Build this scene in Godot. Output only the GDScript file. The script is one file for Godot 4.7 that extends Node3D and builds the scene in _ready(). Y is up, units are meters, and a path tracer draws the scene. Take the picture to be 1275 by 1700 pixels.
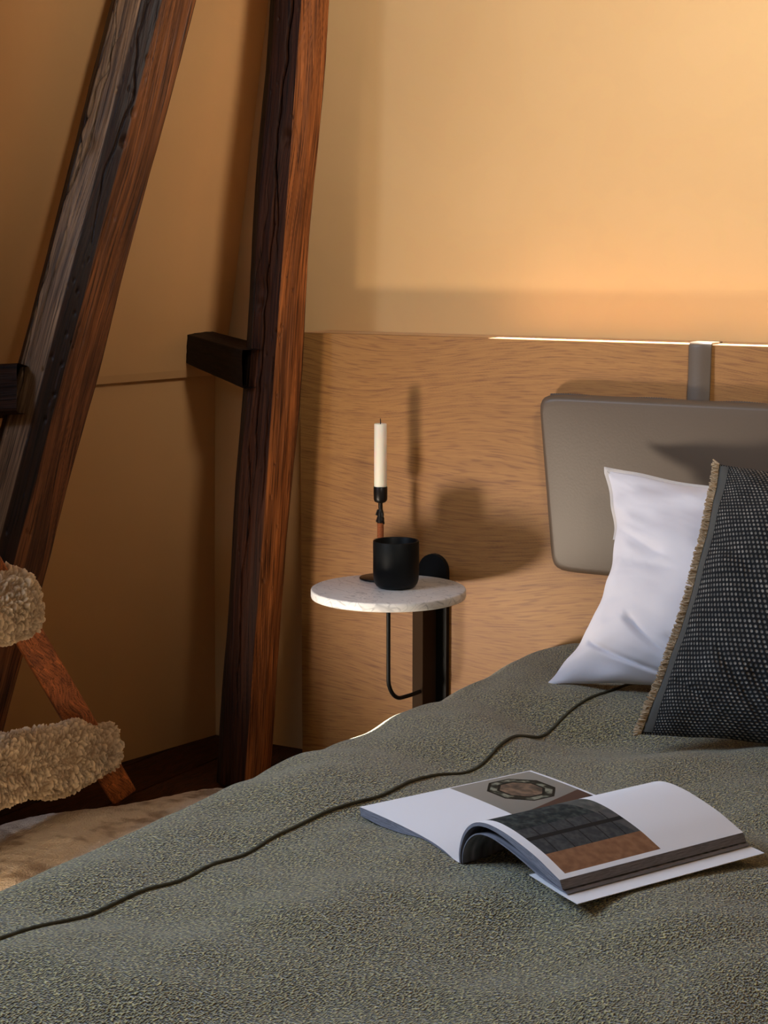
extends Node3D

const CAM := Vector3(2.402, 1.15, 3.383)
const H_BED := 0.342
const ADDED_LAMP_HEAD := Vector3(2.35, 2.12, 1.90)
const ADDED_LAMP_AIM := Vector3(1.22, 1.98, 0.0)
const FLOOR_HEAD := Vector3(0.285, 0.105, 1.21)
const FLOOR_AIM := Vector3(0.93, 0.68, 0.12)
var rng := RandomNumberGenerator.new()
var M := {}
var names := {}
var n_lo := FastNoiseLite.new()
var n_hi := FastNoiseLite.new()
var n_cell := FastNoiseLite.new()


func _ready() -> void:
	rng.seed = 7
	setup_camera_and_light()
	setup_noise()
	materials()
	build_room()
	build_timbers()
	build_bed()
	build_headboard()
	build_headrest()
	build_side_table()
	build_table_things()
	build_pillows()
	build_magazine()
	build_rug()
	build_chair()


# ---------------------------------------------------------------- camera, light, exposure
func setup_camera_and_light() -> void:
	var cam := Camera3D.new()
	cam.name = "camera"
	cam.fov = 31.638
	cam.near = 0.05
	cam.far = 60.0
	add_child(cam)
	var p := deg_to_rad(8.5308)
	var fwd := Vector3(-0.4984, 0, -0.8670).normalized()
	var dir := fwd * cos(p) + Vector3.DOWN * sin(p)
	cam.transform = Transform3D(Basis(), CAM).looking_at(CAM + dir, Vector3.UP)
	cam.current = true

	var we := WorldEnvironment.new()
	we.name = "environment"
	var e := Environment.new()
	e.background_mode = Environment.BG_SKY
	var sky := Sky.new()
	var sm := ProceduralSkyMaterial.new()
	sm.sky_top_color = Color(0.35, 0.5, 0.75)
	sm.sky_horizon_color = Color(0.7, 0.78, 0.88)
	sm.ground_bottom_color = Color(0.25, 0.25, 0.24)
	sm.ground_horizon_color = Color(0.6, 0.65, 0.7)
	sky.sky_material = sm
	e.sky = sky
	e.background_energy_multiplier = 0.5
	e.tonemap_mode = Environment.TONE_MAPPER_LINEAR
	e.tonemap_exposure = 1.0
	e.sdfgi_enabled = true
	e.ssao_enabled = true
	e.ssil_enabled = true
	we.environment = e
	add_child(we)

	# high sun over the added narrow roof slot above the headboard
	var sun := DirectionalLight3D.new()
	sun.name = "sun"
	sun.light_color = Color(1.0, 0.97, 0.93)
	sun.light_energy = 18.0
	sun.light_angular_distance = 0.25
	sun.shadow_enabled = true
	add_child(sun)
	sun.transform = Transform3D(Basis(), Vector3(1, 4, 0)).looking_at(Vector3(1.0, 0, 0.0), Vector3(1, 0, 0))

	# cool daylight through the window added in the side wall, to the left of the bed
	var w := AreaLight3D.new()
	w.name = "added_window_light"
	w.area_size = Vector2(1.6, 0.85)
	w.light_color = Color(0.80, 0.89, 1.0)
	w.light_energy = 10.5
	w.area_range = 12.0
	w.shadow_enabled = true
	add_child(w)
	w.transform = Transform3D(Basis(), Vector3(-0.53, 1.96, 2.00)).looking_at(Vector3(1.45, 0.30, 1.55), Vector3.UP)

	# added soft warm spotlight on the ceiling over the bed, washing the gable wall
	var ws := SpotLight3D.new()
	ws.name = "added_ceiling_lamp_light"
	ws.light_color = Color(1.0, 0.985, 0.955)
	ws.light_energy = 5.9
	ws.light_size = 0.2
	ws.spot_range = 8.0
	ws.spot_attenuation = 2.0
	ws.spot_angle = 41.0
	ws.spot_angle_attenuation = 1.0
	ws.shadow_enabled = true
	add_child(ws)
	var aim := ADDED_LAMP_AIM
	ws.transform = Transform3D(Basis(), ADDED_LAMP_HEAD + (aim - ADDED_LAMP_HEAD).normalized() * 0.10).looking_at(aim, Vector3.UP)

	# added low spotlight standing on the rug between bed and wall, aimed up at the headboard
	var sp := SpotLight3D.new()
	sp.name = "added_floor_lamp_light"
	sp.light_color = Color(1.0, 0.93, 0.84)
	sp.light_energy = 1.3
	sp.light_size = 0.095
	sp.spot_range = 6.0
	sp.spot_attenuation = 2.0
	sp.spot_angle = 38.0
	sp.spot_angle_attenuation = 1.0
	sp.shadow_enabled = true
	add_child(sp)
	sp.transform = Transform3D(Basis(), FLOOR_HEAD + (FLOOR_AIM - FLOOR_HEAD).normalized() * 0.03).looking_at(FLOOR_AIM, Vector3.UP)


func setup_noise() -> void:
	n_lo.seed = 3
	n_lo.noise_type = FastNoiseLite.TYPE_SIMPLEX_SMOOTH
	n_lo.frequency = 1.0
	n_lo.fractal_type = FastNoiseLite.FRACTAL_NONE
	n_hi.seed = 11
	n_hi.noise_type = FastNoiseLite.TYPE_SIMPLEX_SMOOTH
	n_hi.frequency = 1.0
	n_hi.fractal_type = FastNoiseLite.FRACTAL_FBM
	n_hi.fractal_octaves = 3
	n_cell.seed = 5
	n_cell.noise_type = FastNoiseLite.TYPE_CELLULAR
	n_cell.frequency = 1.0
	n_cell.fractal_type = FastNoiseLite.FRACTAL_NONE
	n_cell.cellular_return_type = FastNoiseLite.RETURN_DISTANCE2_SUB


# ---------------------------------------------------------------- materials
func mat(c: Color, rough := 0.7, metal := 0.0) -> StandardMaterial3D:
	var m := StandardMaterial3D.new()
	m.albedo_color = c
	m.roughness = rough
	m.metallic = metal
	m.cull_mode = BaseMaterial3D.CULL_DISABLED
	return m


func ramp(stops: Array) -> Gradient:
	var g := Gradient.new()
	var off := PackedFloat32Array()
	var col := PackedColorArray()
	for s in stops:
		off.append(s[0])
		col.append(s[1])
	g.offsets = off
	g.colors = col
	return g


func noise_tex(size: int, freq: float, stops: Array, seed_n := 1, octaves := 4, kind := FastNoiseLite.TYPE_SIMPLEX_SMOOTH) -> NoiseTexture2D:
	var f := FastNoiseLite.new()
	f.seed = seed_n
	f.noise_type = kind
	f.frequency = freq
	f.fractal_octaves = octaves
	var t := NoiseTexture2D.new()
	t.width = size
	t.height = size
	t.seamless = true
	t.noise = f
	if stops.size():
		t.color_ramp = ramp(stops)
	return t


func image_tex(w: int, h: int, fn: Callable) -> ImageTexture:
	var b := PackedByteArray()
	b.resize(w * h * 3)
	var k := 0
	for y in h:
		for x in w:
			var c: Color = fn.call(x, y)
			b[k] = clampi(int(c.r * 255.0), 0, 255)
			b[k + 1] = clampi(int(c.g * 255.0), 0, 255)
			b[k + 2] = clampi(int(c.b * 255.0), 0, 255)
			k += 3
	return ImageTexture.create_from_image(Image.create_from_data(w, h, false, Image.FORMAT_RGB8, b))


func oak_pixel(x: int, y: int) -> Color:
	# grain runs along x; 1024 px = 1.08 m across, 1024 px = 0.96 m up
	var u := x / 1024.0
	var v := y / 1024.0
	var bend := n_lo.get_noise_2d(u * 1.3, v * 3.0 + 20.0) * 0.040 + n_lo.get_noise_2d(u * 3.4 + 40.0, v * 5.0) * 0.007
	var w := v + bend
	var rings := n_lo.get_noise_2d(u * 0.5 + 3.0, w * 60.0)
	var fine := n_hi.get_noise_2d(u * 5.0, w * 240.0)
	var hair := n_lo.get_noise_2d(u * 15.0 + 9.0, (v + bend * 0.9) * 300.0)
	var broad := n_lo.get_noise_2d(u * 1.3 + 70.0, v * 3.0)
	var k := 0.55 + rings * 0.16 + fine * 0.34 + broad * 0.22
	var c := Color(0.53, 0.355, 0.175).lerp(Color(0.66, 0.465, 0.245), clampf(k, 0.0, 1.0))
	var low := clampf((hair - 0.22) * 0.9, 0.0, 0.38) + clampf((rings - 0.30) * 0.5, 0.0, 0.22)
	return c.lerp(Color(0.37, 0.215, 0.105), clampf(low, 0.0, 0.6))


func timber_pixel(x: int, y: int) -> Color:
	# grain runs along y
	var u := x / 512.0
	var v := y / 1024.0
	var bend := n_lo.get_noise_2d(u * 3.0 + 5.0, v * 3.0) * 0.035
	var fine := n_hi.get_noise_2d((u + bend) * 130.0, v * 9.0)
	var mid := n_hi.get_noise_2d((u + bend) * 26.0 + 50.0, v * 4.0)
	var pore := n_lo.get_noise_2d((u + bend) * 190.0, v * 14.0 + 7.0)
	var k := clampf(0.48 + fine * 0.34 + mid * 0.30, 0.0, 1.0)
	var c := Color(0.32, 0.235, 0.18).lerp(Color(0.84, 0.66, 0.50), k)
	if pore > 0.36:
		c = c.lerp(Color(0.15, 0.105, 0.08), clampf((pore - 0.36) * 1.8, 0.0, 0.6))
	return c


func timber_height(x: int, y: int) -> Color:
	var u := x / 512.0
	var v := y / 1024.0
	var bend := n_lo.get_noise_2d(u * 3.0 + 5.0, v * 3.0) * 0.035
	var fine := n_hi.get_noise_2d((u + bend) * 130.0, v * 9.0)
	var pore := n_lo.get_noise_2d((u + bend) * 190.0, v * 14.0 + 7.0)
	var k := 0.55 + fine * 0.35 - maxf(0.0, pore - 0.3) * 1.2
	return Color(k, k, k)


func weave_pixel(x: int, y: int) -> Color:
	# 128 px tile, 8 x 8 knots in brick order
	var row := y / 16
	var fx := fposmod(x + (8 if row % 2 else 0), 16.0) / 16.0 - 0.5
	var fy := fposmod(y, 16.0) / 16.0 - 0.5
	var col := int(floorf((x + (8 if row % 2 else 0)) / 16.0)) % 8
	var jitter := fposmod(sin(col * 12.9 + row * 78.2) * 43758.5, 1.0)
	var d := sqrt(pow(fx * 1.15, 2) + pow((fy + fx * 0.35) * 1.25, 2))
	var k := clampf((0.46 - d) * 6.0, 0.0, 1.0)
	var thread := 0.85 + 0.15 * sin((fx - fy) * 40.0)
	return Color(0.045, 0.048, 0.058).lerp(Color(0.70, 0.67, 0.62) * (0.62 + 0.42 * jitter) * thread, k)


func weave_height(x: int, y: int) -> Color:
	var row := y / 16
	var fx := fposmod(x + (8 if row % 2 else 0), 16.0) / 16.0 - 0.5
	var fy := fposmod(y, 16.0) / 16.0 - 0.5
	var d := sqrt(pow(fx * 1.15, 2) + pow((fy + fx * 0.35) * 1.25, 2))
	var k := clampf(1.0 - d * 1.9, 0.0, 1.0)
	return Color(k, k, k)


func tweed_at(x: int, y: int) -> float:
	var a := n_lo.get_noise_2d(x * 0.085, y * 0.21)
	var b := n_lo.get_noise_2d(x * 0.21 + 300.0, y * 0.085)
	return 0.5 + a * 0.46 + b * 0.46


func tweed_pixel(x: int, y: int) -> Color:
	# 1024 px = 0.62 m: two thread directions with slubs, light flecks on a grey green ground
	var c := n_hi.get_noise_2d(x * 0.030, y * 0.030 + 90.0)
	var k := clampf(tweed_at(x, y) + c * 0.10, 0.0, 1.0)
	return Color(0.12, 0.115, 0.078).lerp(Color(0.76, 0.71, 0.475), k)


func tweed_height(x: int, y: int) -> Color:
	var k := clampf(tweed_at(x, y), 0.0, 1.0)
	return Color(k, k, k)


func marble_pixel(x: int, y: int) -> Color:
	var u := x / 512.0
	var v := y / 512.0
	var w := n_hi.get_noise_2d(u * 3.0, v * 3.0 + 12.0)
	var vein := absf(n_lo.get_noise_2d(u * 4.0 + w * 1.6 + 30.0, v * 9.0 + w * 1.6))
	var vein2 := absf(n_lo.get_noise_2d(u * 11.0 + w * 2.0, v * 16.0 + 60.0))
	var k := clampf(1.0 - vein * 7.0, 0.0, 1.0) * 0.42 + clampf(1.0 - vein2 * 9.0, 0.0, 1.0) * 0.16 + w * 0.12
	return Color(0.91, 0.90, 0.89).lerp(Color(0.47, 0.475, 0.49), clampf(k, 0.0, 1.0))


func tri(m: StandardMaterial3D, s: float) -> void:
	m.uv1_triplanar = true
	m.uv1_world_triplanar = true
	m.uv1_scale = Vector3(s, s, s)
	m.uv1_triplanar_sharpness = 4.0


func materials() -> void:
	var plaster := mat(Color(1, 1, 1), 0.82)
	plaster.albedo_texture = noise_tex(512, 0.006, [[0.0, Color(0.792, 0.625, 0.420)], [0.5, Color(0.800, 0.635, 0.430)], [1.0, Color(0.808, 0.645, 0.440)]], 4, 5)
	plaster.heightmap_enabled = true
	plaster.heightmap_texture = noise_tex(512, 0.02, [], 9, 5)
	plaster.heightmap_scale = 0.12
	tri(plaster, 0.7)
	M.plaster = plaster
	var plaster_dim: StandardMaterial3D = plaster.duplicate()
	plaster_dim.albedo_color = Color(0.93, 0.87, 0.81)  # same plaster tinted darker: shade of the side wall put into its colour
	M.plaster_shaded = plaster_dim
	var pale := mat(Color(0.74, 0.70, 0.64), 0.9)
	M.ceiling = pale
	M.oak = mat(Color(1, 1, 1), 0.52)
	M.oak.albedo_texture = image_tex(1024, 1024, oak_pixel)
	M.oak_edge = mat(Color(0.74, 0.59, 0.43), 0.6)
	M.timber = mat(Color(1, 1, 1), 0.46)
	M.timber.albedo_texture = image_tex(512, 1024, timber_pixel)
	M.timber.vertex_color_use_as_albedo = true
	M.timber.heightmap_enabled = true
	M.timber.heightmap_texture = image_tex(512, 1024, timber_height)
	M.timber.heightmap_scale = 0.07
	M.timber.roughness = 0.62
	M.timber.metallic_specular = 0.25
	M.timber_satin = M.timber.duplicate()
	M.timber_satin.roughness = 0.5
	M.timber_satin.metallic_specular = 0.35
	M.timber_dark = M.timber.duplicate()
	M.timber_dark.albedo_color = Color(0.55, 0.52, 0.52)
	M.floors = []
	for t in [Color(0.90, 0.86, 0.82), Color(1.0, 1.0, 1.0), Color(0.82, 0.76, 0.72)]:
		var f: StandardMaterial3D = M.timber.duplicate()
		f.albedo_color = Color(0.50, 0.39, 0.30) * t
		f.vertex_color_use_as_albedo = false
		f.roughness = 0.55
		M.floors.append(f)
	M.tweed = mat(Color(1, 1, 1), 0.95)
	M.tweed.albedo_texture = image_tex(1024, 1024, tweed_pixel)
	M.tweed.heightmap_enabled = true
	M.tweed.heightmap_texture = image_tex(1024, 1024, tweed_height)
	M.tweed.heightmap_scale = 0.35
	M.tweed.rim_enabled = true
	M.tweed.rim = 0.8
	M.seam = mat(Color(0.27, 0.26, 0.20), 0.95)
	M.leather = mat(Color(0.345, 0.288, 0.238), 0.47)
	M.leather.heightmap_enabled = true
	M.leather.heightmap_texture = noise_tex(512, 0.09, [], 21, 4)
	M.leather.heightmap_scale = 0.012
	tri(M.leather, 3.0)
	M.leather_dark = mat(Color(0.30, 0.255, 0.22), 0.55)
	M.black_metal = mat(Color(0.06, 0.06, 0.062), 0.5)
	M.black_metal.metallic_specular = 0.3
	M.bronze = mat(Color(0.085, 0.068, 0.058), 0.38, 0.4)
	M.bar_wood = mat(Color(0.22, 0.165, 0.12), 0.85)
	M.bar_wood.metallic_specular = 0.2
	M.copper = mat(Color(0.55, 0.31, 0.17), 0.5)
	M.mug = mat(Color(0.055, 0.065, 0.07), 0.42)
	M.mug.metallic_specular = 0.3
	M.wax = mat(Color(0.90, 0.86, 0.79), 0.5)
	M.wax.subsurf_scatter_enabled = true
	M.wax.subsurf_scatter_strength = 0.35
	M.wick = mat(Color(0.03, 0.028, 0.025), 0.9)
	M.marble = mat(Color(1, 1, 1), 0.32)
	M.marble.albedo_texture = image_tex(512, 512, marble_pixel)
	tri(M.marble, 3.1)
	M.linen = mat(Color(0.83, 0.815, 0.84), 0.85)
	M.linen.heightmap_enabled = true
	M.linen.heightmap_texture = noise_tex(512, 0.02, [], 31, 4)
	M.linen.heightmap_scale = 0.03
	tri(M.linen, 2.0)
	M.hem = mat(Color(0.76, 0.73, 0.71), 0.85)
	M.weave = mat(Color(1, 1, 1), 0.95)
	M.weave.albedo_texture = image_tex(128, 128, weave_pixel)
	M.weave.heightmap_enabled = true
	M.weave.heightmap_texture = image_tex(128, 128, weave_height)
	M.weave.heightmap_scale = 0.25
	M.band = mat(Color(0.30, 0.29, 0.27), 0.95)
	M.fringe = mat(Color(0.76, 0.67, 0.55), 0.95)
	M.paper = mat(Color(0.88, 0.88, 0.895), 0.6)
	M.wool = mat(Color(1, 1, 1), 0.95)
	M.wool.vertex_color_use_as_albedo = true
	M.rug = mat(Color(1, 1, 1), 0.95)
	M.rug.vertex_color_use_as_albedo = true
	M.rug.heightmap_enabled = true
	M.rug.heightmap_texture = noise_tex(512, 0.08, [], 41, 4)
	M.rug.heightmap_scale = 0.5
	tri(M.rug, 4.0)
	M.chair_wood = mat(Color(1, 1, 1), 0.5)
	M.chair_wood.albedo_texture = M.timber.albedo_texture
	M.chair_wood.albedo_color = Color(1.0, 1.0, 1.0)
	M.chair_wood.albedo_texture = image_tex(256, 512, func(x: int, y: int) -> Color: return timber_pixel(x * 2, y * 2) * Color(1.25, 0.95, 0.70))
	M.chair_wood.heightmap_enabled = true
	M.chair_wood.heightmap_texture = M.timber.heightmap_texture
	M.chair_wood.heightmap_scale = 0.1
	M.mattress = mat(Color(0.75, 0.73, 0.70), 0.9)
	var glass := mat(Color(0.9, 0.95, 1.0, 0.06), 0.05)
	glass.transparency = BaseMaterial3D.TRANSPARENCY_ALPHA
	M.glass = glass
	M.frame = mat(Color(0.25, 0.2, 0.16), 0.6)
	M.lens = mat(Color(1, 0.9, 0.75), 0.4)
	M.lens.emission_enabled = true
	M.lens.emission = Color(1.0, 0.85, 0.65)
	M.lens.emission_energy_multiplier = 3.0


# ---------------------------------------------------------------- node helpers
func numbered(called: String) -> String:
	var k: int = names.get(called, 0)
	names[called] = k + 1
	return called if k == 0 else "%s_%03d" % [called, k]


func obj(called: String, mesh: Mesh, m: Material, parent: Node3D = self, at := Transform3D()) -> MeshInstance3D:
	var o := MeshInstance3D.new()
	if parent == self:
		o.name = numbered(called)
	else:
		var base := called
		var k := 0
		while parent.has_node(NodePath(base)):
			k += 1
			base = "%s_%03d" % [called, k]
		o.name = base
	o.mesh = mesh
	o.material_override = m
	o.transform = at
	parent.add_child(o, true)
	return o


func tag(o: Node3D, label: String, category: String, group := "") -> Node3D:
	o.set_meta("label", label)
	o.set_meta("category", category)
	if group != "":
		o.set_meta("group", group)
	return o


func thing(called: String, label: String, category: String, at := Vector3.ZERO) -> Node3D:
	var o := Node3D.new()
	o.name = numbered(called)
	o.position = at
	add_child(o)
	tag(o, label, category)
	return o


func struct(called: String, mesh: Mesh, m: Material, label: String, parent: Node3D = self) -> MeshInstance3D:
	var o := obj(called, mesh, m, parent)
	if parent == self:
		o.set_meta("kind", "structure")
		o.set_meta("label", label)
	return o


# ---------------------------------------------------------------- mesh helpers
func grid(nu: int, nv: int, fn: Callable, wrap_u := false, uv_scale := Vector2.ONE, color_fn: Variant = null) -> ArrayMesh:
	# fn(u, v) in 0..1 gives a point; rows share vertices so that normals are smooth
	var st := SurfaceTool.new()
	st.begin(Mesh.PRIMITIVE_TRIANGLES)
	st.set_smooth_group(0)
	for j in nv + 1:
		for i in nu + 1:
			var u := float(i) / nu
			var v := float(j) / nv
			st.set_uv(Vector2(u * uv_scale.x, v * uv_scale.y))
			if color_fn != null:
				st.set_color(color_fn.call(u, v))
			var p: Vector3 = fn.call(0.0 if wrap_u and i == nu else u, v)
			st.add_vertex(p)
	var w := nu + 1
	for j in nv:
		for i in nu:
			var a := j * w + i
			st.add_index(a)
			st.add_index(a + 1)
			st.add_index(a + w)
			st.add_index(a + 1)
			st.add_index(a + w + 1)
			st.add_index(a + w)
	return finish(st)


func finish(st: SurfaceTool, own_normals := false) -> ArrayMesh:
	if not own_normals:
		st.generate_normals()
	return st.commit()


func lathe(profile: Array, seg := 48) -> ArrayMesh:
	# profile: Vector2(radius, height) from bottom to top; hard corners are repeated points
	var st := SurfaceTool.new()
	st.begin(Mesh.PRIMITIVE_TRIANGLES)
	var n := profile.size()
	for k in n - 1:
		var a: Vector2 = profile[k]
		var b: Vector2 = profile[k + 1]
		if a.distance_to(b) < 1e-7:
			continue
		for i in seg:
			var t0 := TAU * i / seg
			var t1 := TAU * (i + 1) / seg
			var q := []
			for s in [[a, t0, k], [a, t1, k], [b, t0, k + 1], [b, t1, k + 1]]:
				var pt: Vector2 = s[0]
				q.append([Vector3(cos(s[1]) * pt.x, pt.y, sin(s[1]) * pt.x), lathe_normal(profile, s[2], k, s[1]), Vector2(s[1] / TAU, pt.y * 3.0)])
			for idx in [0, 1, 2, 1, 3, 2]:
				st.set_normal(q[idx][1])
				st.set_uv(q[idx][2])
				st.add_vertex(q[idx][0])
	st.index()
	return st.commit()


func lathe_normal(profile: Array, at: int, seg_k: int, ang: float) -> Vector3:
	var d: Vector2 = (profile[seg_k + 1] - profile[seg_k]).normalized()
	var other := seg_k - 1 if at == seg_k else seg_k + 1
	if other >= 0 and other < profile.size() - 1:
		var e: Vector2 = profile[other + 1] - profile[other]
		if e.length() > 1e-7 and e.normalized().dot(d) > 0.5:
			d = (d + e.normalized()).normalized()
	return Vector3(cos(ang) * d.y, -d.x, sin(ang) * d.y).normalized()


func tube(pts: Array, r: float, seg := 12, r2 := -1.0) -> ArrayMesh:
	var c := Curve3D.new()
	var n := pts.size()
	var tang := []
	for i in n:
		var a: Vector3 = pts[maxi(0, i - 1)]
		var b: Vector3 = pts[mini(n - 1, i + 1)]
		tang.append((b - a).normalized())
	var up := Vector3.UP if absf(tang[0].y) < 0.9 else Vector3.RIGHT
	var rings := []
	for i in n:
		var t: Vector3 = tang[i]
		var x := up.cross(t).normalized()
		up = t.cross(x).normalized()
		rings.append([pts[i], x, up])
	var fn := func(u: float, v: float) -> Vector3:
		var k := clampi(int(round(v * (n - 1))), 0, n - 1)
		var rr := r if r2 < 0 else lerpf(r, r2, v)
		if v <= 0.0 or v >= 1.0:
			rr = rr
		return rings[k][0] + (rings[k][1] * cos(u * TAU) + rings[k][2] * sin(u * TAU)) * rr
	var st := SurfaceTool.new()
	st.begin(Mesh.PRIMITIVE_TRIANGLES)
	st.append_from(grid(seg, n - 1, fn, true, Vector2(1, 8)), 0, Transform3D())
	for e in [[0, -1.0], [n - 1, 1.0]]:
		var cen: Vector3 = rings[e[0]][0]
		var rr: float = r if e[0] == 0 or r2 < 0 else r2
		for i in seg:
			var p0: Vector3 = cen + (rings[e[0]][1] * cos(TAU * i / seg) + rings[e[0]][2] * sin(TAU * i / seg)) * rr
			var p1: Vector3 = cen + (rings[e[0]][1] * cos(TAU * (i + 1) / seg) + rings[e[0]][2] * sin(TAU * (i + 1) / seg)) * rr
			var nn: Vector3 = tang[e[0]] * e[1]
			for p in ([cen, p0, p1] if e[1] < 0 else [cen, p1, p0]):
				st.set_normal(nn)
				st.set_uv(Vector2.ZERO)
				st.add_vertex(p)
	return st.commit()


func smooth_path(ctrl: Array, step := 0.01) -> Array:
	var c := Curve3D.new()
	c.bake_interval = step
	var n := ctrl.size()
	for i in n:
		var a: Vector3 = ctrl[maxi(0, i - 1)]
		var b: Vector3 = ctrl[mini(n - 1, i + 1)]
		var t := (b - a) / 6.0
		c.add_point(ctrl[i], -t, t)
	return Array(c.get_baked_points())


func rbox(size: Vector3, r: float, uv_along := 0, uv_unit := 0.5) -> ArrayMesh:
	# box with rounded edges, centred; uv: v runs along the axis uv_along
	var h := size / 2.0
	r = minf(r, minf(h.x, minf(h.y, h.z)) * 0.98)
	var st := SurfaceTool.new()
	st.begin(Mesh.PRIMITIVE_TRIANGLES)
	for f in 6:
		var ax := f / 2
		var sg := 1.0 if f % 2 else -1.0
		var a1 := (ax + 1) % 3
		var a2 := (ax + 2) % 3
		var l1 := [-h[a1], -h[a1] + r * 0.4, -h[a1] + r, h[a1] - r, h[a1] - r * 0.4, h[a1]]
		var l2 := [-h[a2], -h[a2] + r * 0.4, -h[a2] + r, h[a2] - r, h[a2] - r * 0.4, h[a2]]
		for i in 5:
			for j in 5:
				var quad := []
				for s in [[i, j], [i + 1, j], [i, j + 1], [i + 1, j + 1]]:
					var p := Vector3.ZERO
					p[ax] = sg * h[ax]
					p[a1] = l1[s[0]]
					p[a2] = l2[s[1]]
					var q := Vector3(clampf(p.x, -h.x + r, h.x - r), clampf(p.y, -h.y + r, h.y - r), clampf(p.z, -h.z + r, h.z - r))
					var d := (p - q).normalized()
					var across := a1 if a1 != uv_along else a2
					if ax == uv_along:
						quad.append([q + d * r, d, Vector2(p[a1], p[a2]) / uv_unit])
					else:
						quad.append([q + d * r, d, Vector2(p[across] + ax * 0.37, p[uv_along]) / uv_unit])
				for k in ([0, 2, 1, 1, 2, 3] if sg > 0 else [0, 1, 2, 1, 3, 2]):
					st.set_normal(quad[k][1])
					st.set_uv(quad[k][2])
					st.add_vertex(quad[k][0])
	st.index()
	return st.commit()


func boxes(list: Array) -> ArrayMesh:
	# [min, max] pairs joined into one mesh (walls with openings)
	var st := SurfaceTool.new()
	st.begin(Mesh.PRIMITIVE_TRIANGLES)
	for b in list:
		var bm := BoxMesh.new()
		bm.size = b[1] - b[0]
		st.append_from(bm, 0, Transform3D(Basis(), (b[0] + b[1]) / 2.0))
	return st.commit()


func prism(poly: PackedVector2Array, fn: Callable) -> ArrayMesh:
	# a closed outline swept between two ends: fn(point, end) gives the place; flat shaded
	var st := SurfaceTool.new()
	st.begin(Mesh.PRIMITIVE_TRIANGLES)
	st.set_smooth_group(-1)
	var n := poly.size()
	for i in n:
		var a: Vector3 = fn.call(poly[i], 0)
		var b: Vector3 = fn.call(poly[(i + 1) % n], 0)
		var c: Vector3 = fn.call(poly[i], 1)
		var d: Vector3 = fn.call(poly[(i + 1) % n], 1)
		for p in [a, b, c, b, d, c]:
			st.add_vertex(p)
	var idx := Geometry2D.triangulate_polygon(poly)
	for e in 2:
		for k in idx.size() / 3:
			for s in 3:
				st.add_vertex(fn.call(poly[idx[k * 3 + (s if e else 2 - s)]], e))
	return finish(st)


# ---------------------------------------------------------------- room
func left_x(z: float) -> float:
	return -0.171 * z


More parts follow.
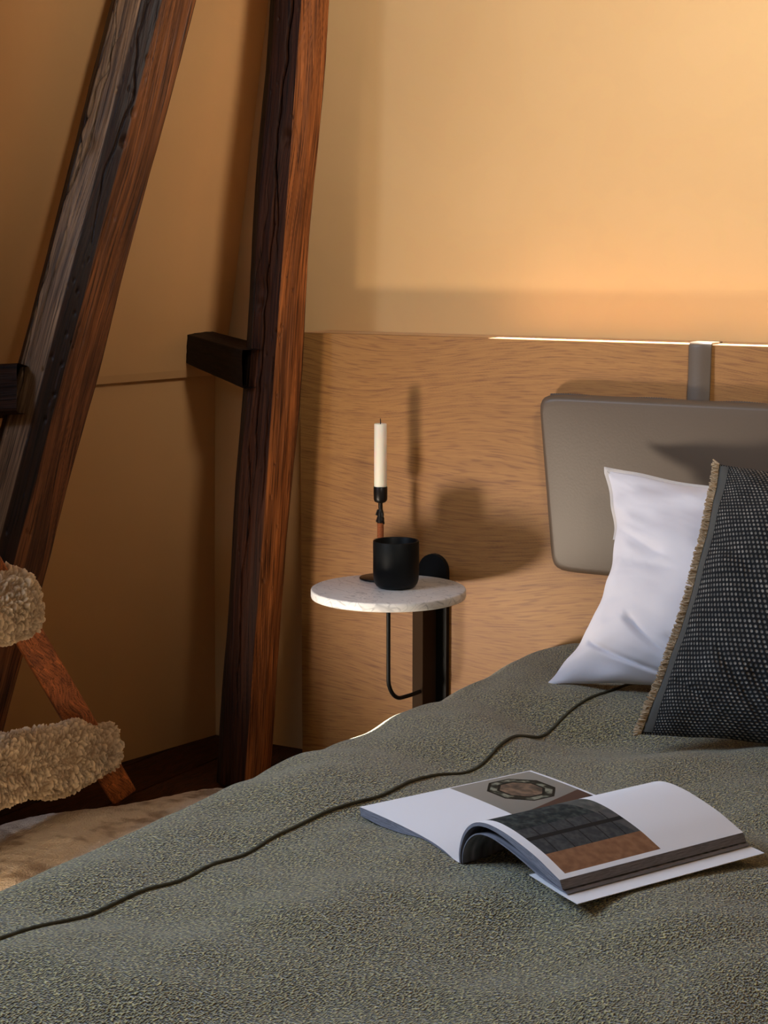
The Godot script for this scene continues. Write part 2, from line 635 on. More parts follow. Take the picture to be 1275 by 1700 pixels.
func build_room() -> void:
	# floor of long dark boards
	var fl := struct("floor", boxes([[Vector3(-1.2, -0.12, -0.2), Vector3(3.5, -0.022, 4.8)]]), M.frame, "dark brown wooden floor of long boards")
	var wboard := 0.138
	var board := []
	for k in 3:
		board.append(rbox(Vector3(wboard - 0.003, 0.022, 4.75), 0.0025, 2, 0.5))
	var x := -0.92
	var k := 0
	while x < 3.3:
		var pl := obj("plank", board[k % 3], M.floors[(k * 7 + k / 3) % 3], fl, Transform3D(Basis(), Vector3(x, -0.0112, 2.3)))
		x += wboard
		k += 1
	# gable wall behind the headboard
	struct("wall_back", boxes([[Vector3(-0.2, 0, -0.12), Vector3(3.4, 2.6, 0)]]), M.plaster, "ochre plastered gable wall behind the headboard")
	# left wall: upright below, stepping out and leaning into the room above
	var prof := PackedVector2Array([Vector2(0, 0), Vector2(0.004, 0.4), Vector2(0.013, 0.848), Vector2(0.030, 0.849), Vector2(0.036, 0.866), Vector2(0.060, 0.985), Vector2(0.106, 1.281), Vector2(0.168, 1.668), Vector2(0.315, 2.6), Vector2(-0.15, 2.6), Vector2(-0.15, 0)])
	struct("wall_left", left_wall(prof), M.plaster_shaded, "ochre plastered side wall leaning inwards above a low ledge")
	var win := struct("added_window_1", boxes([
		[Vector3(-0.8, 0.875, -0.05), Vector3(-0.75, 1.76, 0.05)], [Vector3(0.75, 0.875, -0.05), Vector3(0.8, 1.76, 0.05)], [Vector3(-0.025, 0.925, -0.05), Vector3(0.025, 1.71, 0.05)],
		[Vector3(-0.75, 0.875, -0.05), Vector3(0.75, 0.925, 0.05)], [Vector3(-0.75, 1.71, -0.05), Vector3(0.75, 1.76, 0.05)]]), M.frame, "added dark framed window of two panes in the side wall")
	win.transform = Transform3D(Basis(Vector3.UP, PI / 2.0 - 0.169), Vector3(left_x(2.0) - 0.06, 0.525, 2.0))  # unseen window, added to bring cool light from the left
	obj("pane", boxes([[Vector3(-0.75, 0.925, -0.002), Vector3(-0.025, 1.71, 0.002)]]), M.glass, win)
	obj("pane", boxes([[Vector3(0.025, 0.925, -0.002), Vector3(0.75, 1.71, 0.002)]]), M.glass, win)
	struct("wall_right", boxes([[Vector3(3.3, 0, -0.12), Vector3(3.42, 2.6, 4.75)]]), M.plaster, "ochre plastered wall on the far side of the bed")
	struct("wall_front", boxes([[Vector3(-1.0, 0, 4.62), Vector3(3.4, 2.6, 4.74)]]), M.plaster, "ochre plastered wall at the foot end of the room")
	# ceiling with two roof slots added for sun on the headboard and bed edges
	struct("ceiling", boxes([
		[Vector3(-1.2, 2.5, 0.123), Vector3(3.4, 2.62, 0.74)], [Vector3(-1.2, 2.5, 0.90), Vector3(3.4, 2.62, 4.8)],
		[Vector3(-1.2, 2.5, 0.74), Vector3(0.888, 2.62, 0.90)], [Vector3(0.915, 2.5, 0.74), Vector3(3.4, 2.62, 0.90)], [Vector3(-1.2, 2.5, -0.12), Vector3(3.4, 2.62, 0.080)],
		[Vector3(-1.2, 2.5, 0.080), Vector3(0.77, 2.62, 0.123)], [Vector3(1.45, 2.5, 0.080), Vector3(3.4, 2.62, 0.123)]]), M.ceiling, "pale boarded ceiling with two narrow added roof slots")

	# unseen ceiling spotlight, added to light the gable wall
	var aim := ADDED_LAMP_AIM
	var head := ADDED_LAMP_HEAD
	var wl := thing("added_ceiling_lamp", "added black ceiling spotlight above the bed aimed at the gable wall", "lamp", Vector3(head.x, 2.5, head.z))
	obj("canopy", lathe([Vector2(0.0001, -0.03), Vector2(0.045, -0.03), Vector2(0.05, -0.026), Vector2(0.05, 0), Vector2(0.0001, 0)]), M.black_metal, wl)
	obj("stem", tube([Vector3(0, -0.03, 0), Vector3(0, -0.16, 0), Vector3(0, head.y - 2.5, 0)], 0.008), M.black_metal, wl)
	var lb := Basis.looking_at(aim - head, Vector3.UP) * Basis(Vector3.RIGHT, -PI / 2)
	obj("shade", lathe([Vector2(0.0001, -0.10), Vector2(0.05, -0.10), Vector2(0.08, -0.08), Vector2(0.155, 0.05), Vector2(0.165, 0.07), Vector2(0.160, 0.07), Vector2(0.075, -0.07), Vector2(0.0001, -0.085)]), M.black_metal, wl, Transform3D(lb, head - wl.position))
	obj("bulb", lathe([Vector2(0.0001, -0.02), Vector2(0.11, -0.012), Vector2(0.143, 0.02), Vector2(0.12, 0.05), Vector2(0.0001, 0.066)]), M.lens, wl, Transform3D(lb, head - wl.position))
	# unseen floor spotlight, added as low key light for the headboard
	var fp := Vector3(FLOOR_HEAD.x, 0.024, FLOOR_HEAD.z)
	var fs := thing("added_floor_lamp", "small added black floor spotlight on the rug beside the bed", "lamp", fp)
	obj("base", lathe([Vector2(0.0001, 0), Vector2(0.042, 0), Vector2(0.042, 0.004), Vector2(0.039, 0.006), Vector2(0.0001, 0.006)]), M.black_metal, fs)
	var fb := Basis.looking_at(FLOOR_AIM - FLOOR_HEAD, Vector3.UP) * Basis(Vector3.RIGHT, -PI / 2)
	obj("housing", lathe([Vector2(0.0001, -0.022), Vector2(0.05, -0.020), Vector2(0.085, -0.012), Vector2(0.098, 0.010), Vector2(0.096, 0.010), Vector2(0.083, -0.006), Vector2(0.0001, -0.008)]), M.black_metal, fs, Transform3D(fb, FLOOR_HEAD - fp))
	obj("lens", lathe([Vector2(0.0001, 0.002), Vector2(0.088, 0.002), Vector2(0.090, 0.006), Vector2(0.0001, 0.010)]), M.lens, fs, Transform3D(fb, FLOOR_HEAD - fp))


func left_wall(prof: PackedVector2Array) -> ArrayMesh:
	# the whole wall, with an opening for the added window
	var st := SurfaceTool.new()
	st.begin(Mesh.PRIMITIVE_TRIANGLES)
	var low := PackedVector2Array(prof.slice(0, 7))
	low.append_array(PackedVector2Array([Vector2(0.126, 1.40), Vector2(-0.15, 1.40), Vector2(-0.15, 0)]))
	var high := PackedVector2Array([Vector2(0.262, 2.275), Vector2(0.315, 2.6), Vector2(-0.15, 2.6), Vector2(-0.15, 2.275)])
	for piece in [[prof, -0.1, 1.2], [prof, 2.8, 4.8], [low, 1.2, 2.8], [high, 1.2, 2.8]]:
		st.append_from(prism(piece[0], func(p: Vector2, e: int) -> Vector3:
			var z: float = piece[1] if e == 0 else piece[2]
			return Vector3(left_x(z) + p.x, p.y, z)), 0, Transform3D())
	return st.commit()


# ---------------------------------------------------------------- timbers
func timber_mesh(p0: Vector3, p1: Vector3, sec: Array, s0: float, s1: float, cracks: Array, pits: Array, rows: int, nper: int, seed_f: float, rough := 1.0, face_light := []) -> ArrayMesh:
	# sec: outline as Vector2(to the right seen from the room, towards the room), scaled from s0 to s1
	var axis := (p1 - p0).normalized()
	var length := p0.distance_to(p1)
	var right := Vector3(0.867, 0, -0.498)
	right = (right - axis * right.dot(axis)).normalized()
	var out := right.cross(axis).normalized()
	if out.dot(Vector3(0.498, 0, 0.867)) < 0 and absf(axis.y) > 0.5:
		out = -out
	# resample the outline evenly
	var n := sec.size()
	var acc := [0.0]
	for i in n:
		acc.append(acc[i] + sec[i].distance_to(sec[(i + 1) % n]))
	var total: float = acc[n]
	var ring := []
	for k in nper:
		var s := total * k / nper
		var i := 0
		while acc[i + 1] < s:
			i += 1
		var f: float = (s - acc[i]) / (acc[i + 1] - acc[i])
		ring.append(sec[i].lerp(sec[(i + 1) % n], f))
	# soften the corners a little
	for pass_n in 1:
		var soft := []
		for k in nper:
			soft.append((ring[(k + nper - 1) % nper] + ring[k] * 2.0 + ring[(k + 1) % nper]) / 4.0)
		ring = soft
	var nrm := []
	for k in nper:
		var t: Vector2 = ring[(k + 1) % nper] - ring[(k + nper - 1) % nper]
		nrm.append(Vector2(-t.y, t.x).normalized())
		if nrm[k].dot(ring[k]) < 0:
			nrm[k] = -nrm[k]
	var fn := func(u: float, v: float) -> Vector3:
		var k := int(round(u * nper)) % nper
		var s := total * k / nper
		var y := v * length
		var p: Vector2 = ring[k] * lerpf(s0, s1, v)
		var nn: Vector2 = nrm[k]
		var d := n_lo.get_noise_3d(p.x * 8.0, p.y * 8.0 + seed_f, y * 2.2) * 0.0045
		d += n_hi.get_noise_3d(p.x * 55.0, p.y * 55.0 + seed_f, y * 4.0) * 0.0012
		d += n_hi.get_noise_3d(p.x * 190.0, p.y * 190.0 + seed_f, y * 12.0) * 0.0005
		d *= rough
		for c in cracks:
			# [y from, y to, perimeter share, half width, depth, wander]
			if y > c[0] and y < c[1]:
				var f: float = (y - c[0]) / (c[1] - c[0])
				var mid: float = c[2] * total + n_lo.get_noise_2d(y * 3.0, c[2] * 90.0 + seed_f) * c[5] + n_lo.get_noise_2d(y * 14.0, c[2] * 50.0) * c[5] * 0.25
				var e := absf(s - mid)
				e = minf(e, total - e)
				var wide: float = c[3] * pow(sin(f * PI), 0.6)
				if e < wide * 3.0:
					d -= c[4] * exp(-pow(e / maxf(wide, 0.0003), 2.0)) * pow(sin(f * PI), 0.4)
		for c in pits:
			# [y, perimeter share, radius, depth]
			var dy: float = absf(y - c[0])
			if dy < c[2] * 3.5:
				var e2 := absf(s - c[1] * total)
				e2 = minf(e2, total - e2)
				var q: float = (pow(e2 / c[2], 2.0) + pow(dy / (c[2] * 1.5), 2.0))
				d -= c[3] * exp(-q)
		p += nn * d
		return p0 + axis * y + right * p.x + out * p.y
	var st := SurfaceTool.new()
	st.begin(Mesh.PRIMITIVE_TRIANGLES)
	# light and shade painted on the faces: each entry is [direction of the face, colour, sharpness]
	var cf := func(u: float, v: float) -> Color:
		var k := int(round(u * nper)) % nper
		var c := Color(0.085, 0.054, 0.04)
		for t in face_light:
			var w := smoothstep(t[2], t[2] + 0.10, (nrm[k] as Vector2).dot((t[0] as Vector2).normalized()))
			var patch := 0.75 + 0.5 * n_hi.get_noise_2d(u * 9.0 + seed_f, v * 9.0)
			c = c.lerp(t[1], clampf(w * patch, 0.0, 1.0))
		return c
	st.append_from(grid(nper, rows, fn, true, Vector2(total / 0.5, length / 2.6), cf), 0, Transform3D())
	# end caps
	for e in 2:
		var c: Vector3 = p0 if e == 0 else p1
		for k in nper:
			var a: Vector3 = fn.call(float(k) / nper, float(e))
			var b: Vector3 = fn.call(float((k + 1) % nper) / nper, float(e))
			for p in ([c, b, a] if e else [c, a, b]):
				st.set_color(Color(0.25, 0.18, 0.13))
				st.set_normal(axis * (1.0 if e else -1.0))
				st.set_uv(Vector2(p.x, p.z) * 3.0)
				st.add_vertex(p)
	return st.commit()


func random_pits(count: int, y0: float, y1: float, s0: float, s1: float) -> Array:
	var a := []
	for i in count:
		a.append([rng.randf_range(y0, y1), rng.randf_range(s0, s1), rng.randf_range(0.0012, 0.0028), rng.randf_range(0.003, 0.007)])
	return a


func build_timbers() -> void:
	# upright post beside the headboard, leaning slightly
	var sec := [Vector2(-0.056, 0.000), Vector2(-0.046, 0.020), Vector2(-0.012, 0.040), Vector2(0.006, 0.046), Vector2(0.036, 0.026), Vector2(0.056, 0.004), Vector2(0.048, -0.030), Vector2(0.0, -0.050), Vector2(-0.045, -0.035)]
	# shares of the outline: 0 left edge, .07 start of front, .18 corner at the front, .25-.36 right face
	var cr := [[1.10, 2.45, 0.185, 0.0022, 0.022, 0.012], [0.62, 1.42, 0.165, 0.0016, 0.015, 0.010], [0.1, 0.9, 0.15, 0.0013, 0.010, 0.012], [0.9, 1.3, 0.105, 0.0016, 0.006, 0.015],
		[1.25, 1.65, 0.29, 0.0009, 0.004, 0.02], [0.85, 1.1, 0.30, 0.0009, 0.004, 0.015], [0.5, 1.0, 0.22, 0.001, 0.006, 0.01]]
	var pits := random_pits(46, 0.4, 1.7, 0.08, 0.36) + [[1.36, 0.225, 0.010, 0.010], [1.05, 0.13, 0.014, 0.008], [1.02, 0.11, 0.008, 0.010], [0.86, 0.14, 0.008, -0.003], [0.86, 0.22, 0.008, -0.003]]
	var o := obj("timber_post", timber_mesh(Vector3(0.275, 0.0, 0.290), Vector3(0.390, 2.5, 0.094), sec, 1.03, 1.13, cr, pits, 620, 280, 4.0, 1.0, [[Vector2(-1, 0.1), Color(0.07, 0.06, 0.055), 0.75], [Vector2(-0.35, 0.93), Color(0.11, 0.052, 0.032), 0.85], [Vector2(0.62, 0.78), Color(0.92, 0.50, 0.23), 0.90]]), M.timber)  # shaded left and front, warm lit right face, all in the colour
	tag(o, "rough dark brown timber post standing beside the left end of the headboard", "post")
	# leaning brace, wider and nearer
	var sec2 := [Vector2(-0.077, -0.008), Vector2(-0.064, 0.020), Vector2(-0.014, 0.039), Vector2(0.022, 0.034), Vector2(0.050, 0.012), Vector2(0.077, -0.010), Vector2(0.062, -0.045), Vector2(0.0, -0.062), Vector2(-0.06, -0.04)]
	var cr2 := [[0.75, 1.75, 0.10, 0.0012, 0.010, 0.016], [1.1, 1.75, 0.075, 0.0010, 0.006, 0.014], [1.15, 1.80, 0.27, 0.0012, 0.008, 0.014], [1.3, 1.62, 0.13, 0.0022, 0.008, 0.03], [0.9, 1.3, 0.125, 0.0010, 0.005, 0.012]]
	var pits2 := random_pits(46, 0.5, 1.7, 0.2, 0.36) + [[1.42, 0.07, 0.009, 0.005], [1.40, 0.30, 0.006, 0.009], [1.46, 0.31, 0.004, 0.008], [1.38, 0.14, 0.010, 0.006]]
	var b := obj("timber_brace", timber_mesh(Vector3(-0.053, 0.0, 0.876), Vector3(0.335, 2.5, 0.220), sec2, 1.03, 1.03, cr2, pits2, 560, 260, 31.0, 0.8, [[Vector2(-0.36, 0.93), Color(0.98, 1.0, 0.94), 0.93], [Vector2(0.14, 0.99), Color(0.025, 0.022, 0.02), 0.97], [Vector2(0.62, 0.78), Color(0.72, 0.43, 0.24), 0.92]]), M.timber_satin)  # grey lit face, dark shaded strip and warm face, all in the colour
	tag(b, "thick dark timber brace leaning to the right behind the sheepskin chair", "brace")
	# short tie beam from the post into the side wall
	var t := obj("tie_beam", timber_mesh(Vector3(0.312, 0.890, 0.255), Vector3(0.030, 0.917, 0.085), [Vector2(-0.044, 0.040), Vector2(0.044, 0.040), Vector2(0.044, -0.040), Vector2(-0.044, -0.040)], 1.0, 0.82, [], [], 90, 120, 60.0, 0.8), M.timber_dark)
	tag(t, "short dark tie beam joining the upright post to the side wall", "beam")
	var r := obj("tie_beam", timber_mesh(Vector3(0.060, 0.862, 0.690), Vector3(-0.150, 0.850, 0.745), [Vector2(-0.050, 0.045), Vector2(0.050, 0.045), Vector2(0.050, -0.045), Vector2(-0.050, -0.045)], 1.0, 1.0, [], [], 90, 120, 77.0, 0.8), M.timber)
	tag(r, "dark tie beam running from the leaning brace into the side wall", "beam")


# ---------------------------------------------------------------- bed
func bed_bump(x: float, z: float) -> float:
	var y := (0.3 + 0.7 * smoothstep(0.92, 1.08, x)) * n_lo.get_noise_2d(x * 3.0 + 4.0, z * 3.0) * 0.016 + n_lo.get_noise_2d(x * 7.0, z * 7.0 + 30.0) * 0.0050
	# ridge running in from the edge, and the hollow behind it
	y += 0.008 * exp(-pow((z - 0.80 - (x - 1.0) * 0.25) / 0.075, 2.0)) * exp(-pow((x - 1.02) / 0.16, 2.0))
	y -= 0.024 * exp(-pow((z - 0.64 - (x - 1.1) * 0.10) / 0.065, 2.0)) * exp(-pow((x - 1.22) / 0.18, 2.0))
	y += 0.007 * exp(-pow((z - 0.50) / 0.06, 2.0)) * exp(-pow((x - 1.08) / 0.12, 2.0))
	y -= 0.010 * exp(-pow((z - 0.93) / 0.07, 2.0)) * exp(-pow((x - 1.12) / 0.10, 2.0))
	y += 0.010 * exp(-pow((z - 1.12) / 0.09, 2.0)) * exp(-pow((x - 1.10) / 0.12, 2.0))
	y += 0.013 * smoothstep(0.7, 1.3, z) * exp(-pow((x - 0.96) / 0.28, 2.0))
	y += 0.006 * exp(-pow((x - 1.00) / 0.075, 2.0)) * smoothstep(0.2, 0.5, z)
	y -= 0.012 * exp(-maxf(x - 0.89, 0.0) / 0.035)
	# the magazine's right half lies higher, its spine in a dip
	y += 0.030 * exp(-pow((x - 1.66) / 0.16, 2.0) - pow((z - 1.34) / 0.22, 2.0))
	y -= 0.006 * exp(-pow((x - 1.36) / 0.06, 2.0) - pow((z - 1.36) / 0.10, 2.0))
	y += 0.018 * exp(-pow((x - 1.43) / 0.07, 2.0) - pow((z - 1.50) / 0.05, 2.0))
	y += 0.012 * exp(-pow((x - 1.02) / 0.10, 2.0) - pow((z - 0.22) / 0.12, 2.0))
	return y


func bed_point(s: float, t: float) -> Vector3:
	# s: metres across from the left edge, t: metres from the head; past the rim the cloth turns down
	var w := 1.66
	var length := 2.06
	var r := 0.055
	var x := 0.0
	var drop := 0.0
	var side := -1.0 if s < w / 2.0 else 1.0
	var past := -s if side < 0 else s - w
	if past <= -r * 0.57:
		x = s
	elif past < r:
		var a := (past + r * 0.57) / (r * 1.57) * PI / 2.0
		x = (0.0 if side < 0 else w) - side * (r * 0.57) + side * r * sin(a)
		drop = r * (1.0 - cos(a))
	else:
		x = (0.0 if side < 0 else w) + side * r * 0.43
		drop = r + past - r
	var z := t
	var over := t - length
	if over > 0.0:
		z = length + minf(over, r) * 0.6
		drop = maxf(drop, over)
	x += 0.893
	z += 0.128
	var y := H_BED - drop
	var damp := clampf(1.0 - drop / 0.06, 0.25, 1.0)
	y += bed_bump(x, z) * damp
	if drop > 0.03:
		x += side * n_lo.get_noise_2d(z * 3.0, 8.0) * 0.006
	return Vector3(x, maxf(y, 0.03), z)


func bed_y(x: float, z: float) -> float:
	return bed_point(x - 0.893, z - 0.128).y


func build_bed() -> void:
	var bed := thing("bed", "low bed base with a pale mattress under the grey bedspread", "bed", Vector3(1.72, 0, 1.16))
	obj("bed_base", rbox(Vector3(1.50, 0.14, 1.94), 0.006), M.bar_wood, bed, Transform3D(Basis(), Vector3(0, 0.072, 0)))
	obj("mattress", rbox(Vector3(1.58, 0.155, 2.0), 0.04), M.mattress, bed, Transform3D(Basis(), Vector3(0, 0.221, 0)))
	var bs := Node3D.new()
	bs.name = "bedspread"
	add_child(bs)
	tag(bs, "grey green tweed bedspread with a sewn cord seam covering the whole bed", "bedspread")
	var s0 := -0.30
	var s1 := 1.96
	var t1 := 2.34
	obj("cloth", grid(300, 330, func(u: float, v: float) -> Vector3: return bed_point(lerpf(s0, s1, u), v * t1), false, Vector2((s1 - s0) / 0.62, t1 / 0.62)), M.tweed, bs)
	# corded seam
	var pts := [Vector2(1.035, 2.16), Vector2(1.045, 1.901), Vector2(1.054, 1.747), Vector2(1.071, 1.591), Vector2(1.092, 1.43), Vector2(1.108, 1.307), Vector2(1.136, 1.189), Vector2(1.136, 1.009), Vector2(1.160, 0.884), Vector2(1.142, 0.662), Vector2(1.168, 0.507), Vector2(1.18, 0.40), Vector2(1.18, 0.14)]
	var c3 := []
	for p in pts:
		c3.append(Vector3(p.x, 0, p.y))
	var path := smooth_path(c3, 0.008)
	var seam := []
	for p in path:
		seam.append(Vector3(p.x, bed_y(p.x, p.z) + 0.0012 + 0.0004 * sin(p.z * 900.0), p.z))
	obj("seam", tube(seam, 0.0029, 8), M.seam, bs)


# ---------------------------------------------------------------- headboard
func build_headboard() -> void:
	var x0 := 0.318
	var x1 := 3.1
	var st := SurfaceTool.new()
	var hb := Node3D.new()
	hb.name = "headboard"
	add_child(hb)
	tag(hb, "long oak veneer headboard panel with horizontal grain standing before the gable wall", "headboard")
	var m := rbox(Vector3(x1 - x0, 0.957, 0.022), 0.0012)
	# front panel: own uv over its real size
	var mesh := oak_panel(x0, x1, 0.957, 0.098, 0.12)
	obj("front_panel", mesh, M.oak, hb)
	obj("top", rbox(Vector3(x1 - x0, 0.018, 0.097), 0.001), M.oak_edge, hb, Transform3D(Basis(), Vector3((x0 + x1) / 2.0, 0.9478, 0.0492)))
	obj("side_panel", rbox(Vector3(0.018, 0.935, 0.096), 0.001), M.oak_edge, hb, Transform3D(Basis(), Vector3(x0 + 0.0095, 0.469, 0.0490)))


func oak_panel(x0: float, x1: float, h: float, z0: float, z1: float) -> ArrayMesh:
	var r := 0.0012
	var st := SurfaceTool.new()
	st.begin(Mesh.PRIMITIVE_TRIANGLES)
	var b := rbox(Vector3(x1 - x0, h, z1 - z0), r)
	var a := b.surface_get_arrays(0)
	var v: PackedVector3Array = a[Mesh.ARRAY_VERTEX]
	var uv: PackedVector2Array = a[Mesh.ARRAY_TEX_UV]
	for i in v.size():
		uv[i] = Vector2((v[i].x + (x1 - x0) / 2.0) / 1.08, (h / 2.0 - v[i].y) / 0.96)
		v[i] += Vector3((x0 + x1) / 2.0, h / 2.0, (z0 + z1) / 2.0)
	a[Mesh.ARRAY_VERTEX] = v
	a[Mesh.ARRAY_TEX_UV] = uv
	var m := ArrayMesh.new()
	m.add_surface_from_arrays(Mesh.PRIMITIVE_TRIANGLES, a)
	return m


# ---------------------------------------------------------------- leather headrest with its strap
func build_headrest() -> void:
	var hr := Node3D.new()
	hr.name = "headrest_cushion"
	add_child(hr)
	tag(hr, "taupe leather headrest cushion hanging by a strap over the headboard", "headrest")
	var xc := 1.217
	# outline corners on the front: top and bottom half widths, heights and depths
	var body := func(u: float, v: float) -> Vector3:
		# u round the outline of a rounded rectangle, v from back centre to front centre
		var ang := u * TAU
		var ca := cos(ang)
		var sa := sin(ang)
		var n := 18.0
		var k := pow(pow(absf(ca), n) + pow(absf(sa), n), -1.0 / n)
		var px := ca * k
		var py := sa * k
		# profile of the section from back middle over the rim to the front middle
		var rim := 0.0
		var dep := 0.0
		if v < 0.25:
			rim = v / 0.25 * 0.93
			dep = 0.0
		elif v < 0.65:
			var f := (v - 0.25) / 0.40 * PI
			rim = 0.93 + 0.07 * sin(f)
			dep = 0.5 - 0.5 * cos(f)
		else:
			rim = (1.0 - v) / 0.35 * 0.93
			dep = 1.0
		var qx := px * rim
		var qy := py * rim
		var bulge := (1.0 - pow(absf(qx), 4.0)) * (1.0 - pow(absf(qy), 4.0))
		var half_w := lerpf(0.296, 0.318, (qy + 1.0) / 2.0)
		# keep the rim rounding the same size on both axes
		if rim > 0.0:
			var sx := 1.0 - (1.0 - rim) * (0.178 / half_w) if v >= 0.25 and v < 0.65 else rim
			if v < 0.25:
				sx = lerpf(0.0, 1.0 - 0.07 * 0.178 / half_w, v / 0.25)
			elif v >= 0.65:
				sx = lerpf(0.0, 1.0 - 0.07 * 0.178 / half_w, (1.0 - v) / 0.35)
			qx = px * sx
		var y := 0.676 + qy * 0.178
		var z_front := lerpf(0.136, 0.172, (qy + 1.0) / 2.0) + 0.006 * bulge
		var z_back := lerpf(0.1215, 0.130, (qy + 1.0) / 2.0)
		return Vector3(xc + qx * half_w, y, lerpf(z_back, z_front, dep))
	obj("cushion_body", grid(240, 60, body, true), M.leather, hr)
	# stitched welt along the top rear edge
	var welt := []
	for i in 240:
		var x := xc - 0.296 + 0.592 * i / 239.0
		var sag := 0.0015 * sin(i * 0.09)
		welt.append(Vector3(x, 0.8515 + sag + (0.0012 if i % 2 else 0.0), 0.150))
	obj("stitched_welt", tube(welt, 0.0022, 6), M.leather_dark, hr)
	# strap: up the panel, over its top edge
	var path := [Vector3(0, 0.70, 0.1235), Vector3(0, 0.85, 0.1275), Vector3(0, 0.90, 0.1245), Vector3(0, 0.9515, 0.1240), Vector3(0, 0.9565, 0.1232), Vector3(0, 0.9578, 0.1215), Vector3(0, 0.9580, 0.118), Vector3(0, 0.9580, 0.09), Vector3(0, 0.9580, 0.065)]
	var st := SurfaceTool.new()
	var strap := func(u: float, v: float) -> Vector3:
		var f := v * (path.size() - 1)
		var i := mini(int(f), path.size() - 2)
		var p: Vector3 = path[i].lerp(path[i + 1], f - i)
		var t: Vector3 = (path[i + 1] - path[i]).normalized()
		var nn := Vector3(0, -t.z, t.y)
		if nn.z < 0 and absf(t.y) > 0.5:
			nn = -nn
		if absf(t.z) > 0.5:
			nn = Vector3.UP
		var sec := [Vector2(-0.0222, 0), Vector2(0.0222, 0), Vector2(0.0225, 0.0015), Vector2(0.0210, 0.0030), Vector2(-0.0210, 0.0030), Vector2(-0.0225, 0.0015)]
		var q: Vector2 = sec[int(round(u * 6)) % 6]
		return p + Vector3(xc, 0, 0) + Vector3(q.x, 0, 0) + nn * q.y
	obj("strap", grid(6, 42, strap, true), M.leather, hr)


# ---------------------------------------------------------------- side table
func build_side_table() -> void:
	var t := thing("side_table", "small wall mounted side table with a round white marble top", "side table", Vector3(0.636, 0, 0.293))
	var r := 0.1557
	var y1 := 0.462
	var y0 := 0.4435
	obj("tabletop", lathe([Vector2(0.0001, y0), Vector2(r - 0.004, y0), Vector2(r - 0.001, y0 + 0.001), Vector2(r, y0 + 0.004), Vector2(r, y1 - 0.003), Vector2(r - 0.001, y1 - 0.001), Vector2(r - 0.003, y1), Vector2(0.0001, y1)], 96), M.marble, t)
	# bent rod from under the top to the bar
	var rod := [Vector3(0, y0, 0), Vector3(0, 0.40, 0), Vector3(0, 0.33, 0), Vector3(0, 0.285, 0)]
	for k in 9:
		var a := PI / 2.0 * (k + 1) / 9.0
		rod.append(Vector3(0.006 * k / 9.0, 0.275 - 0.048 * sin(a), -0.048 * (1.0 - cos(a))))
	rod.append(Vector3(0.012, 0.2275, -0.075))
	rod.append(Vector3(0.016, 0.2285, -0.104))
	obj("rod", tube(smooth_path(rod, 0.006), 0.0042, 14), M.black_metal, t)
	# bar on the headboard
	var bx := 0.634 - 0.636
	obj("bar", rbox(Vector3(0.025, 0.44, 0.067), 0.0015), M.bar_wood, t, Transform3D(Basis(), Vector3(bx + 0.0125, 0.2225, 0.1905 - 0.0335 - 0.293)))
	# plate behind the bar, rounded above the top
	var poly := PackedVector2Array([Vector2(-0.020, 0.0), Vector2(0.047, 0.0), Vector2(0.047, 0.470)])
	for k in 13:
		var a := PI * k / 12.0
		poly.append(Vector2(0.0135 + 0.0335 * cos(a), 0.472 + 0.036 * sin(a)))
	poly.append(Vector2(-0.020, 0.470))
	obj("back_plate", prism(poly, func(p: Vector2, e: int) -> Vector3: return Vector3(p.x, p.y, (0.1205 if e == 0 else 0.1335) - 0.293)), M.black_metal, t)


